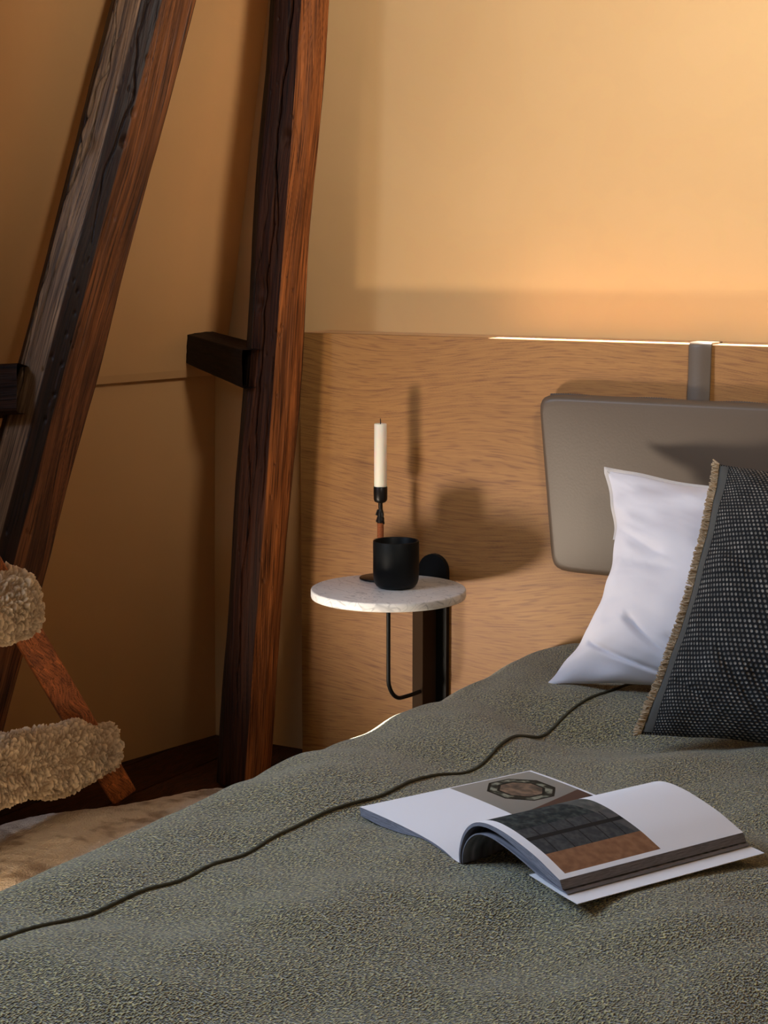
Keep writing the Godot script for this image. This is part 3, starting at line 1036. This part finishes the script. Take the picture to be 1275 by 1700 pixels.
func build_table_things() -> void:
	var y := 0.4622
	# black mug
	var r := 0.0462
	var h := 0.0954
	var prof := [Vector2(0.0001, 0.0), Vector2(0.030, 0.0), Vector2(0.0345, 0.0008), Vector2(0.0395, 0.004), Vector2(0.0432, 0.0095), Vector2(0.0452, 0.017), Vector2(r, 0.028), Vector2(r, h - 0.0015), Vector2(r - 0.0006, h - 0.0004), Vector2(r - 0.0016, h),
		Vector2(r - 0.0028, h - 0.0006), Vector2(r - 0.0036, h - 0.002), Vector2(r - 0.0036, 0.026), Vector2(0.040, 0.014), Vector2(0.033, 0.007), Vector2(0.0001, 0.006)]
	var mug := obj("mug", lathe(prof, 72), M.mug, self, Transform3D(Basis(), Vector3(0.645, y, 0.278)))
	tag(mug, "matt black handleless mug standing on the round marble tabletop", "mug")
	# candle holder
	var at := Vector3(0.572, y, 0.214)
	var ch := thing("candle_holder", "slim dark metal candle holder on the marble top behind the mug", "candle holder", at)
	obj("dish", lathe([Vector2(0.0001, 0), Vector2(0.042, 0), Vector2(0.0435, 0.0012), Vector2(0.0435, 0.003), Vector2(0.042, 0.0042), Vector2(0.0001, 0.0042)], 64), M.bronze, ch)
	obj("stem", lathe([Vector2(0.0052, 0.0042), Vector2(0.0045, 0.008), Vector2(0.0045, 0.165), Vector2(0.0001, 0.165)], 20), M.bronze, ch)
	# wrapped sleeve: thread rings
	var sl := []
	var q := 0.058
	while q < 0.1162:
		sl.append(Vector2(0.0062, q))
		sl.append(Vector2(0.0071, q + 0.0009))
		q += 0.0018
	obj("wrapped_sleeve", lathe(sl, 24), M.copper, ch)
	var kn := SurfaceTool.new()
	kn.begin(Mesh.PRIMITIVE_TRIANGLES)
	kn.append_from(lathe([Vector2(0.0050, 0.1162), Vector2(0.0082, 0.118), Vector2(0.0078, 0.127), Vector2(0.0066, 0.130), Vector2(0.0074, 0.134), Vector2(0.0058, 0.141), Vector2(0.0046, 0.145)], 16), 0, Transform3D())
	for k in 5:
		var a := k * 2.2
		kn.append_from(rbox(Vector3(0.004, 0.013, 0.005), 0.0015), 0, Transform3D(Basis(Vector3.UP, a) * Basis(Vector3.RIGHT, 0.35), Vector3(cos(a) * 0.0062, 0.120 + 0.0045 * k, sin(a) * 0.0062)))
	obj("joint", kn.commit(), M.bronze, ch)
	obj("cup", lathe([Vector2(0.0001, 0.158), Vector2(0.006, 0.158), Vector2(0.0105, 0.1595), Vector2(0.0133, 0.163), Vector2(0.0142, 0.168), Vector2(0.0142, 0.1912), Vector2(0.0138, 0.1918), Vector2(0.0128, 0.1912), Vector2(0.0126, 0.170), Vector2(0.0001, 0.168)], 40), M.bronze, ch)
	# candle
	var cd := thing("candle", "white dinner candle with a burnt wick in the dark metal holder", "candle", at + Vector3(0, 0.1685, 0))
	var top := 0.1520
	obj("body", lathe([Vector2(0.0001, 0), Vector2(0.0124, 0), Vector2(0.0124, 0.02), Vector2(0.0130, 0.0235), Vector2(0.0129, 0.08), Vector2(0.0127, top - 0.001), Vector2(0.0120, top), Vector2(0.0095, top - 0.0008), Vector2(0.0030, top - 0.0015), Vector2(0.0001, top - 0.001)], 40), M.wax, cd)
	obj("wick", tube([Vector3(0, top - 0.003, 0), Vector3(0.0002, top + 0.003, 0), Vector3(0.0001, top + 0.006, 0.0002), Vector3(-0.0004, top + 0.0105, 0)], 0.0011, 8, 0.0008), M.wick, cd)


# ---------------------------------------------------------------- pillows
func pillow_point(u: float, v: float, side: float, o: Vector3, e1: Vector3, e2: Vector3, thick: float, pinch1: float, pinch2: float, wrk: float, seed_f: float, back_flat := 0.6) -> Vector3:
	# u, v in -1..1; e1, e2 half extents
	var x := u * (1.0 - pinch1 * (1.0 - v * v) * pow(absf(u), 2.5))
	var y := v * (1.0 - pinch2 * (1.0 - u * u) * pow(absf(v), 2.5))
	var t := pow(maxf(0.0, (1.0 - pow(absf(u), 2.4)) * (1.0 - pow(absf(v), 2.4))), 0.62) * thick
	var n := e1.cross(e2).normalized()
	var edge := maxf(absf(u), absf(v))
	var fold := n_lo.get_noise_3d(u * 2.2, v * 2.2, seed_f) * 0.007 + n_hi.get_noise_3d(u * 2.4 + v * 1.5, v * 2.6, seed_f + 9.0) * 0.0028
	# pleats that run in from the corners and edges
	var a := atan2(v, u)
	fold += sin(a * 26.0 + n_lo.get_noise_2d(a * 3.0, seed_f) * 4.0) * 0.0012 * smoothstep(0.45, 0.9, edge) * (1.0 - smoothstep(0.96, 1.0, edge))
	# soft creases running up from the lower left corner
	for c in [[-0.86, -0.62, -0.30, -0.93, 0.022, 0.010], [-0.62, -0.40, -0.22, -0.86, 0.030, 0.008], [-0.92, 0.42, -0.55, 0.18, 0.05, 0.006], [-0.35, -0.55, 0.05, -0.95, 0.035, 0.007], [-0.95, 0.15, -0.5, 0.05, 0.05, 0.004]]:
		var q := Geometry2D.get_closest_point_to_segment(Vector2(u, v), Vector2(c[0], c[1]), Vector2(c[2], c[3]))
		var sd: float = (u - q.x) * (c[3] - c[1]) - (v - q.y) * (c[2] - c[0])
		var dd := Vector2(u, v).distance_to(q)
		fold -= c[5] * exp(-pow(dd / c[4], 2.0)) - c[5] * 0.5 * exp(-pow(dd / (c[4] * 2.6), 2.0)) * (1.0 if sd > 0 else 0.2)
	fold *= wrk * (1.0 - pow(edge, 8.0))
	var off := side * (t * (back_flat if side < 0 else 1.0)) + fold * (1.0 if side > 0 else 0.4)
	off += wrk * n_lo.get_noise_2d(u * 3.0 + seed_f, v * 3.0) * 0.008 * pow(edge, 3.0)
	return o + e1 * x + e2 * y + n * off


func pillow_mesh(n: int, f: Callable, uv_scale: Vector2) -> ArrayMesh:
	# f(u, v, side); two skins joined at the rim
	var st := SurfaceTool.new()
	st.begin(Mesh.PRIMITIVE_TRIANGLES)
	for side in [1.0, -1.0]:
		st.append_from(grid(n, n, func(u: float, v: float) -> Vector3:
			var uu := sin((u * 2.0 - 1.0) * PI / 2.0) * 0.5 + (u * 2.0 - 1.0) * 0.5
			var vv := sin((v * 2.0 - 1.0) * PI / 2.0) * 0.5 + (v * 2.0 - 1.0) * 0.5
			return f.call(uu * (1.0 if side > 0 else -1.0), vv, side), false, uv_scale), 0, Transform3D())
	return st.commit()


func build_pillows() -> void:
	# white pillow
	var wp := Node3D.new()
	wp.name = "pillow"
	add_child(wp)
	tag(wp, "plain white cotton pillow leaning on the headrest behind the dark cushion", "pillow")
	var bl := Vector3(1.053, 0.348, 0.446)
	var tl := Vector3(1.077, 0.725, 0.240)
	var e2 := (tl - bl) / 2.0
	var e1 := Vector3(0.365, 0, 0.012)
	var o := (bl + tl) / 2.0 + e1
	var wf := func(u: float, v: float, side: float) -> Vector3: return pillow_point(u, v, side, o, e1, e2, 0.082, 0.19, 0.15, 1.0, 3.0, 0.45)
	obj("case", pillow_mesh(110, wf, Vector2(1, 1)), M.linen, wp)
	# flat hem along the top and upper left edge
	var hem := func(u: float, v: float) -> Vector3:
		var k := v * 2.0
		var p: Vector3
		var d: Vector3
		if k < 1.0:
			p = wf.call(-1.0, lerpf(0.35, 1.0, k), 1.0)
			d = -e1.normalized()
		else:
			p = wf.call(lerpf(-1.0, 0.2, k - 1.0), 1.0, 1.0)
			d = e2.normalized()
		var c := (-e1.normalized() + e2.normalized()).normalized()
		d = d.lerp(c, clampf(1.0 - absf(k - 1.0) * 14.0, 0.0, 1.0)).normalized()
		return p + d * lerpf(-0.010, 0.006, u) + e1.cross(e2).normalized() * (0.0012 if u < 0.99 else 0.0)
	obj("hem", grid(4, 120, hem), M.hem, wp)

	# dark woven cushion
	var dc := Node3D.new()
	dc.name = "throw_cushion"
	add_child(dc)
	tag(dc, "black and grey basket weave throw cushion with a raw fringed edge", "cushion")
	bl = Vector3(1.331, 0.350, 0.678)
	tl = Vector3(1.372, 0.772, 0.445)
	var f2 := (tl - bl) / 2.0
	var f1 := Vector3(0.255, -0.006, -0.030)
	var oc := (bl + tl) / 2.0 + f1
	var df := func(u: float, v: float, side: float) -> Vector3: return pillow_point(u, v, side, oc, f1, f2, 0.075, 0.07, 0.05, 0.8, 15.0, 0.55)
	obj("cover", pillow_mesh(110, df, Vector2(9.0, 9.0)), M.weave, dc)
	# plain woven border beside the fringe
	var nn := f1.cross(f2).normalized()
	var band := func(u: float, v: float) -> Vector3:
		var p: Vector3 = df.call(lerpf(-1.0, -0.925, u), lerpf(-0.985, 0.985, v), 1.0)
		return p + nn * 0.0016 * (0.4 + sin(u * PI))
	obj("border_band", grid(8, 120, band, false, Vector2(1, 14)), M.band, dc)
	# raw fringe: hundreds of short yarn ends
	var yarn := tube([Vector3(0, 0, 0), Vector3(0, 0.006, 0.0006), Vector3(0, 0.012, 0)], 0.0015, 5, 0.0011)
	var mm := MultiMesh.new()
	mm.transform_format = MultiMesh.TRANSFORM_3D
	mm.mesh = yarn
	mm.instance_count = 1500
	for k in 1500:
		var v := lerpf(-1.0, 1.0, (k + rng.randf()) / 1500.0)
		var p: Vector3 = df.call(-0.995, v, 1.0)
		var d := (-f1.normalized() + f2.normalized() * rng.randf_range(-0.7, 0.7) + nn * rng.randf_range(-0.3, 0.8)).normalized()
		var x := d.cross(nn).normalized()
		mm.set_instance_transform(k, Transform3D(Basis(x, d, x.cross(d)).scaled(Vector3.ONE * rng.randf_range(0.65, 1.15)), p + nn * rng.randf_range(-0.001, 0.004)))
	var fr := MultiMeshInstance3D.new()
	fr.name = "fringe"
	fr.multimesh = mm
	fr.material_override = M.fringe
	fr.set_meta("kind", "stuff")
	fr.set_meta("label", "raw beige yarn fringe")
	dc.add_child(fr)


# ---------------------------------------------------------------- magazine
var mag_o := Vector3(1.363, 0.0, 1.379)
var mag_u := Vector3(0.428, 0, -0.904)
var mag_v := Vector3(0.893, 0, 0.450)


func mag_base(v: float) -> float:
	return lerpf(0.346, 0.384, clampf(v / 0.225, 0.0, 1.0))


func curve_at(list: Array, f: float) -> Vector2:
	# evenly walked polyline with smoothing
	var n := list.size()
	var x := clampf(f, 0, 1) * (n - 1)
	var i := mini(int(x), n - 2)
	var t := x - i
	var p0: Vector2 = list[maxi(i - 1, 0)]
	var p1: Vector2 = list[i]
	var p2: Vector2 = list[i + 1]
	var p3: Vector2 = list[mini(i + 2, n - 1)]
	return 0.5 * (2.0 * p1 + (p2 - p0) * t + (2.0 * p0 - 5.0 * p1 + 4.0 * p2 - p3) * t * t + (3.0 * p1 - p0 - 3.0 * p2 + p3) * t * t * t)


func mag_place(p: Vector2, a: float) -> Vector3:
	# p: (across, height above the spine foot), a: metres along the spine from its near end; never below the cloth
	var q := mag_o + mag_v * p.x + mag_u * a
	q.y = maxf(0.345 + p.y, bed_y(q.x, q.z) + 0.0012)
	return q


func photo_left(b: float, a: float) -> Color:
	# upper part of an interior: pale wall with an eight-cornered mirror, brown below; b from the page edge to the spine
	var grain := n_hi.get_noise_2d(b * 12.0, a * 14.0)
	var c := Color(0.58, 0.555, 0.51).lerp(Color(0.47, 0.45, 0.415), clampf(b * 1.6, 0.0, 1.0))
	var mx := (b - 0.22) / 0.155
	var my := (a - 0.765) / 0.15
	var oct := maxf(maxf(absf(mx), absf(my)), (absf(mx) + absf(my)) * 0.72)
	if oct < 1.0:
		c = Color(0.17, 0.165, 0.13).lerp(Color(0.52, 0.52, 0.45), clampf(0.4 + grain * 1.8, 0.0, 1.0))
		if oct < 0.62:
			c = Color(0.50, 0.41, 0.33).lerp(Color(0.30, 0.26, 0.22), clampf(my * 0.5 + 0.4 + grain, 0.0, 1.0))
		elif oct < 0.70 or oct > 0.92:
			c = Color(0.12, 0.11, 0.09)
	var line := 0.50 - (a - 0.5) * 0.30
	if b > line:
		c = Color(0.33, 0.245, 0.20)
	if b > line + 0.10:
		c = Color(0.09, 0.10, 0.105)
	return c


func photo_right(b: float, a: float) -> Color:
	# lower part: dark teal patterned sofa and tan floor; b from the spine outwards
	var grain := n_hi.get_noise_2d(b * 14.0, a * 18.0)
	var c := Color(0.105, 0.14, 0.15).lerp(Color(0.25, 0.275, 0.265), clampf(0.42 + grain * 1.0 + n_lo.get_noise_2d(b * 40.0, a * 50.0) * 0.3, 0.0, 1.0))
	if a > 0.40 and b < 0.30 + (a - 0.40) * 3.6:
		c = Color(0.36, 0.36, 0.34).lerp(Color(0.27, 0.28, 0.27), clampf(0.5 + grain, 0.0, 1.0))
	if absf(b - 0.17 + (a - 0.36) * 0.5) < 0.018 and a > 0.22 and a < 0.42:
		c = Color(0.60, 0.40, 0.27)
	if pow((b - 0.24) / 0.03, 2.0) + pow((a - 0.24) / 0.016, 2.0) < 1.0:
		c = Color(0.62, 0.50, 0.25)
	if b > 0.58:
		var cell := fposmod(a * 11.0 + b, 1.0)
		c = c.lerp(Color(0.30, 0.29, 0.30), 0.5)
		if cell < 0.06 or absf(b - 0.66) < 0.012:
			c = Color(0.12, 0.12, 0.12)
	if b > 0.775:
		c = Color(0.56, 0.41, 0.30).lerp(Color(0.49, 0.345, 0.25), clampf(0.5 + grain, 0.0, 1.0))
	return c


func page_pixel(x: int, y: int, left: bool) -> Color:
	# 512 across the page, 640 along the spine from its far end
	var a := 1.0 - y / 640.0
	var b := x / 512.0
	if left and a > 0.505 and a < 0.985 and b > 0.015:
		return photo_left(b, a)
	if not left and a > 0.05 and a < 0.555 and b < 0.93:
		return photo_right(b, a)
	return Color(0.89, 0.89, 0.905)


func stripe_pixel(_x: int, y: int) -> Color:
	var k := 0.5 + 0.5 * n_hi.get_noise_2d(_x * 0.02, y * 0.9)
	return Color(0.26, 0.265, 0.30).lerp(Color(0.72, 0.72, 0.77), clampf(k * 1.1 - 0.1, 0.0, 1.0))


func stack_mesh(top: Array, bottom: Array, a0: float, a1: float, along := 24, across := 60) -> ArrayMesh:
	# solid bunch of pages between two curves
	var fn_top := func(u: float, v: float) -> Vector3: return mag_place(curve_at(top, u), lerpf(a0, a1, v))
	var fn_bot := func(u: float, v: float) -> Vector3: return mag_place(curve_at(bottom, u), lerpf(a0, a1, v))
	var st := SurfaceTool.new()
	st.begin(Mesh.PRIMITIVE_TRIANGLES)
	st.append_from(grid(across, along, fn_bot), 0, Transform3D())
	for e in [a0, a1]:
		st.append_from(grid(across, 3, func(u: float, v: float) -> Vector3: return mag_place(curve_at(bottom, u).lerp(curve_at(top, u), v), e), false, Vector2(4, 1)), 0, Transform3D())
	for e in [0.0, 1.0]:
		st.append_from(grid(along, 3, func(u: float, v: float) -> Vector3: return mag_place(curve_at(bottom, e).lerp(curve_at(top, e), v), lerpf(a0, a1, u)), false, Vector2(4, 1)), 0, Transform3D())
	st.append_from(grid(across, along, func(u: float, v: float) -> Vector3:
		var p: Vector3 = fn_top.call(u, v)
		return p - Vector3(0, 0.0004, 0)), 0, Transform3D())
	return st.commit()


func build_magazine() -> void:
	var mg := Node3D.new()
	mg.name = "magazine"
	add_child(mg)
	tag(mg, "open magazine with arched pages and a colour picture lying on the bedspread", "magazine")
	var edge := mat(Color(1, 1, 1), 0.8)
	edge.albedo_texture = image_tex(128, 64, stripe_pixel)
	var length := 0.311
	# left half: flat, thin, dipping into the spine
	var lt := [Vector2(-0.240, 0.016), Vector2(-0.19, 0.0175), Vector2(-0.13, 0.018), Vector2(-0.08, 0.017), Vector2(-0.045, 0.014), Vector2(-0.018, 0.008), Vector2(0.0, 0.001)]
	var lb := [Vector2(-0.238, 0.004), Vector2(-0.19, 0.0035), Vector2(-0.13, 0.003), Vector2(-0.08, 0.002), Vector2(-0.045, 0.001), Vector2(-0.018, -0.001), Vector2(0.0, -0.003)]
	obj("left_pages", stack_mesh(lt, lb, 0.0, length), edge, mg)
	var lp := mat(Color(1, 1, 1), 0.75)
	lp.metallic_specular = 0.25
	lp.albedo_texture = image_tex(512, 640, func(x: int, y: int) -> Color: return page_pixel(x, y, true))
	obj("left_page", grid(60, 24, func(u: float, v: float) -> Vector3: return mag_place(curve_at(lt, u) + Vector2(-0.001, 0.0004), lerpf(length, 0.0, v)), false), lp, mg)
	# right half: the upper bunch arches up from the spine and comes down again
	var rt := [Vector2(0.0, 0.004), Vector2(-0.001, 0.022), Vector2(0.008, 0.047), Vector2(0.028, 0.066), Vector2(0.056, 0.074), Vector2(0.090, 0.0735), Vector2(0.125, 0.068), Vector2(0.160, 0.060), Vector2(0.190, 0.050), Vector2(0.206, 0.0445)]
	var rb := [Vector2(0.003, 0.002), Vector2(0.002, 0.022), Vector2(0.0115, 0.0455), Vector2(0.030, 0.0625), Vector2(0.056, 0.069), Vector2(0.090, 0.0670), Vector2(0.125, 0.059), Vector2(0.160, 0.048), Vector2(0.190, 0.039), Vector2(0.212, 0.0345)]
	obj("right_pages", stack_mesh(rt, rb, 0.0, length), edge, mg)
	var rp := mat(Color(1, 1, 1), 0.75)
	rp.metallic_specular = 0.25
	rp.albedo_texture = image_tex(512, 640, func(x: int, y: int) -> Color: return page_pixel(x, y, false))
	obj("right_page", grid(80, 24, func(u: float, v: float) -> Vector3: return mag_place(curve_at(rt, u) + Vector2(0.0, 0.0004), lerpf(length, 0.0, v)), false), rp, mg)
	# second, lower bunch inside the arch
	var st_ := [Vector2(0.003, 0.002), Vector2(0.004, 0.021), Vector2(0.0145, 0.0405), Vector2(0.034, 0.0545), Vector2(0.060, 0.0590), Vector2(0.090, 0.056), Vector2(0.125, 0.0490), Vector2(0.160, 0.0405), Vector2(0.190, 0.0358), Vector2(0.214, 0.0330)]
	var sb_ := [Vector2(0.0045, 0.002), Vector2(0.0055, 0.021), Vector2(0.0158, 0.0395), Vector2(0.0348, 0.0530), Vector2(0.060, 0.0573), Vector2(0.090, 0.0543), Vector2(0.125, 0.0470), Vector2(0.160, 0.038), Vector2(0.190, 0.0335), Vector2(0.218, 0.0305)]
	obj("inner_pages", stack_mesh(st_, sb_, 0.002, length), edge, mg)
	# back cover below, reaching out past the pages
	var ct := [Vector2(0.150, 0.036), Vector2(0.175, 0.0335), Vector2(0.20, 0.031), Vector2(0.222, 0.0290), Vector2(0.243, 0.0275)]
	var cb := [Vector2(0.150, 0.0352), Vector2(0.175, 0.0327), Vector2(0.20, 0.0302), Vector2(0.222, 0.0282), Vector2(0.243, 0.0267)]
	obj("back_cover", stack_mesh(ct, cb, -0.003, length + 0.002), M.paper, mg)


# ---------------------------------------------------------------- sheepskin rug
func build_rug() -> void:
	var poly := PackedVector2Array([Vector2(0.11, 0.94), Vector2(0.035, 0.83), Vector2(0.055, 0.70), Vector2(0.128, 0.60), Vector2(0.185, 0.51), Vector2(0.235, 0.40), Vector2(0.30, 0.345), Vector2(0.40, 0.34), Vector2(0.53, 0.38), Vector2(0.66, 0.46), Vector2(0.74, 0.60), Vector2(0.77, 0.85), Vector2(0.74, 1.10), Vector2(0.66, 1.36), Vector2(0.50, 1.56), Vector2(0.36, 1.60), Vector2(0.24, 1.48), Vector2(0.185, 1.20)])
	var cen := Vector2(0.38, 0.92)
	var n := poly.size()
	var edge_at := func(a: float) -> Vector2:
		var f := a * n
		var i := int(floorf(f)) % n
		var t := f - floorf(f)
		var p0 := poly[(i + n - 1) % n]
		var p1 := poly[i]
		var p2 := poly[(i + 1) % n]
		var p3 := poly[(i + 2) % n]
		return 0.5 * (2.0 * p1 + (p2 - p0) * t + (2.0 * p0 - 5.0 * p1 + 4.0 * p2 - p3) * t * t + (3.0 * p1 - p0 - 3.0 * p2 + p3) * t * t * t)
	var fn := func(u: float, v: float) -> Vector3:
		var e: Vector2 = edge_at.call(u)
		var wob := 1.0 + n_hi.get_noise_2d(e.x * 30.0, e.y * 30.0) * 0.012
		var r := minf(v / 0.9, 1.0)
		var p := cen.lerp(e, r * wob)
		var y := 0.024
		y *= pow(1.0 - pow(r, 9.0), 0.5) if r < 1.0 else 0.0
		if v > 0.9:
			y = 0.0
		y += (n_hi.get_noise_2d(p.x * 26.0, p.y * 26.0) * 0.004 + n_lo.get_noise_2d(p.x * 6.0, p.y * 6.0) * 0.006) * (1.0 - pow(r, 6.0))
		return Vector3(p.x, maxf(y, 0.0) + 0.001, p.y)
	var cf := func(u: float, v: float) -> Color:
		var p: Vector3 = fn.call(u, v)
		var k := n_hi.get_noise_2d(p.x * 5.0 + 3.0, p.z * 5.0 + 3.7) + n_hi.get_noise_2d(p.x * 18.0, p.z * 24.0) * 0.45
		k = clampf((k - 0.08) * 2.2, 0.0, 1.0)
		return Color(0.93, 0.84, 0.74).lerp(Color(0.34, 0.245, 0.175), k * 0.75)
	var o := obj("rug", grid(360, 120, fn, true, Vector2.ONE, cf), M.rug)
	tag(o, "cream and brown blotched sheepskin rug on the floor beside the bed", "rug")


# ---------------------------------------------------------------- sheepskin chair
func wool_roll(a: Vector3, b: Vector3, up: Vector3, half_h: float, half_t: float, sag: float, seed_f: float, nu: int, nv: int) -> ArrayMesh:
	# a thick shaggy sling from a to b: section is a rounded slab, up its tall axis
	var ax := (b - a).normalized()
	var across := ax.cross(up).normalized()
	if across.x < 0:
		across = -across
	var tall := across.cross(ax).normalized()
	if tall.dot(up) < 0:
		tall = -tall
	var length := a.distance_to(b)
	var curl := func(p: Vector3) -> float:
		var q := p + Vector3(n_hi.get_noise_3d(p.x * 40.0, p.y * 40.0, p.z * 40.0), n_hi.get_noise_3d(p.y * 40.0 + 9.0, p.z * 40.0, p.x * 40.0), n_hi.get_noise_3d(p.z * 40.0, p.x * 40.0 + 5.0, p.y * 40.0)) * 0.012
		return pow(clampf((n_cell.get_noise_3d(q.x * 100.0, q.y * 34.0, q.z * 100.0) + 1.0) * 1.5, 0.0, 1.0), 0.8)
	var shape := func(u: float, v: float) -> Array:
		var ang := u * TAU
		var end := 1.0 - pow(absf(v * 2.0 - 1.0), 10.0)
		var ca := cos(ang)
		var sa := sin(ang)
		var k := pow(pow(absf(ca), 3.0) + pow(absf(sa), 3.0), -1.0 / 3.0)
		var e := pow(maxf(end, 0.0), 0.4)
		var p := a + ax * length * v + across * ca * k * half_t * e + tall * sa * k * half_h * e
		p.y -= sag * (1.0 - pow(v * 2.0 - 1.0, 2.0))
		p += (across * ca + tall * sa) * n_lo.get_noise_3d(p.x * 9.0 + seed_f, p.y * 9.0, p.z * 9.0) * 0.016
		return [p, (across * ca + tall * sa + ax * (v * 2.0 - 1.0) * pow(absf(v * 2.0 - 1.0), 6.0)).normalized()]
	var fn := func(u: float, v: float) -> Vector3:
		var s: Array = shape.call(u, v)
		return s[0] + s[1] * curl.call(s[0]) * 0.010
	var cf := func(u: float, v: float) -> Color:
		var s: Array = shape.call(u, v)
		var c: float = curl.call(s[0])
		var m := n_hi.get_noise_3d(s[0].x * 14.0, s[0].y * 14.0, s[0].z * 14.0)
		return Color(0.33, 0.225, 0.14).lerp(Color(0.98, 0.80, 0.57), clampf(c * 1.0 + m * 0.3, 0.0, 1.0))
	return grid(nu, nv, fn, true, Vector2.ONE, cf)


func build_chair() -> void:
	var ch := Node3D.new()
	ch.name = "lounge_chair"
	add_child(ch)
	tag(ch, "low wooden sling chair with curly beige sheepskin seat and back by the wall", "chair")
	var foot := Vector3(0.122, 0.0, 0.508)
	var lean := Vector3(0.004, 0.465, 0.332) / 0.465
	var shift := Vector3(0.0, 0.0, 0.60)
	for k in 2:
		var f := foot + shift * k
		var top := f + lean * 0.66
		var dirv := (top - f).normalized()
		var zax := Vector3(0.80, 0, 0.60)
		zax = (zax - dirv * zax.dot(dirv)).normalized()
		var xax := dirv.cross(zax).normalized()
		obj("stile", rbox(Vector3(0.056, f.distance_to(top), 0.032), 0.004, 1, 0.35), M.chair_wood, ch, Transform3D(Basis(xax, dirv, zax), (f + top) / 2.0 + Vector3(0, 0.012, 0)))
	# short strut that props the outer stile
	for k in range(1, 2):
		var f := foot + shift * k + lean * 0.40
		var g := Vector3(f.x + 0.01, 0.0, f.z + 0.26)
		var d := (f - g).normalized()
		var z2 := Vector3(1, 0, 0)
		z2 = (z2 - d * z2.dot(d)).normalized()
		obj("leg", rbox(Vector3(0.03, f.distance_to(g), 0.026), 0.004, 1, 0.35), M.chair_wood, ch, Transform3D(Basis(d.cross(z2), d, z2), (f + g) / 2.0))
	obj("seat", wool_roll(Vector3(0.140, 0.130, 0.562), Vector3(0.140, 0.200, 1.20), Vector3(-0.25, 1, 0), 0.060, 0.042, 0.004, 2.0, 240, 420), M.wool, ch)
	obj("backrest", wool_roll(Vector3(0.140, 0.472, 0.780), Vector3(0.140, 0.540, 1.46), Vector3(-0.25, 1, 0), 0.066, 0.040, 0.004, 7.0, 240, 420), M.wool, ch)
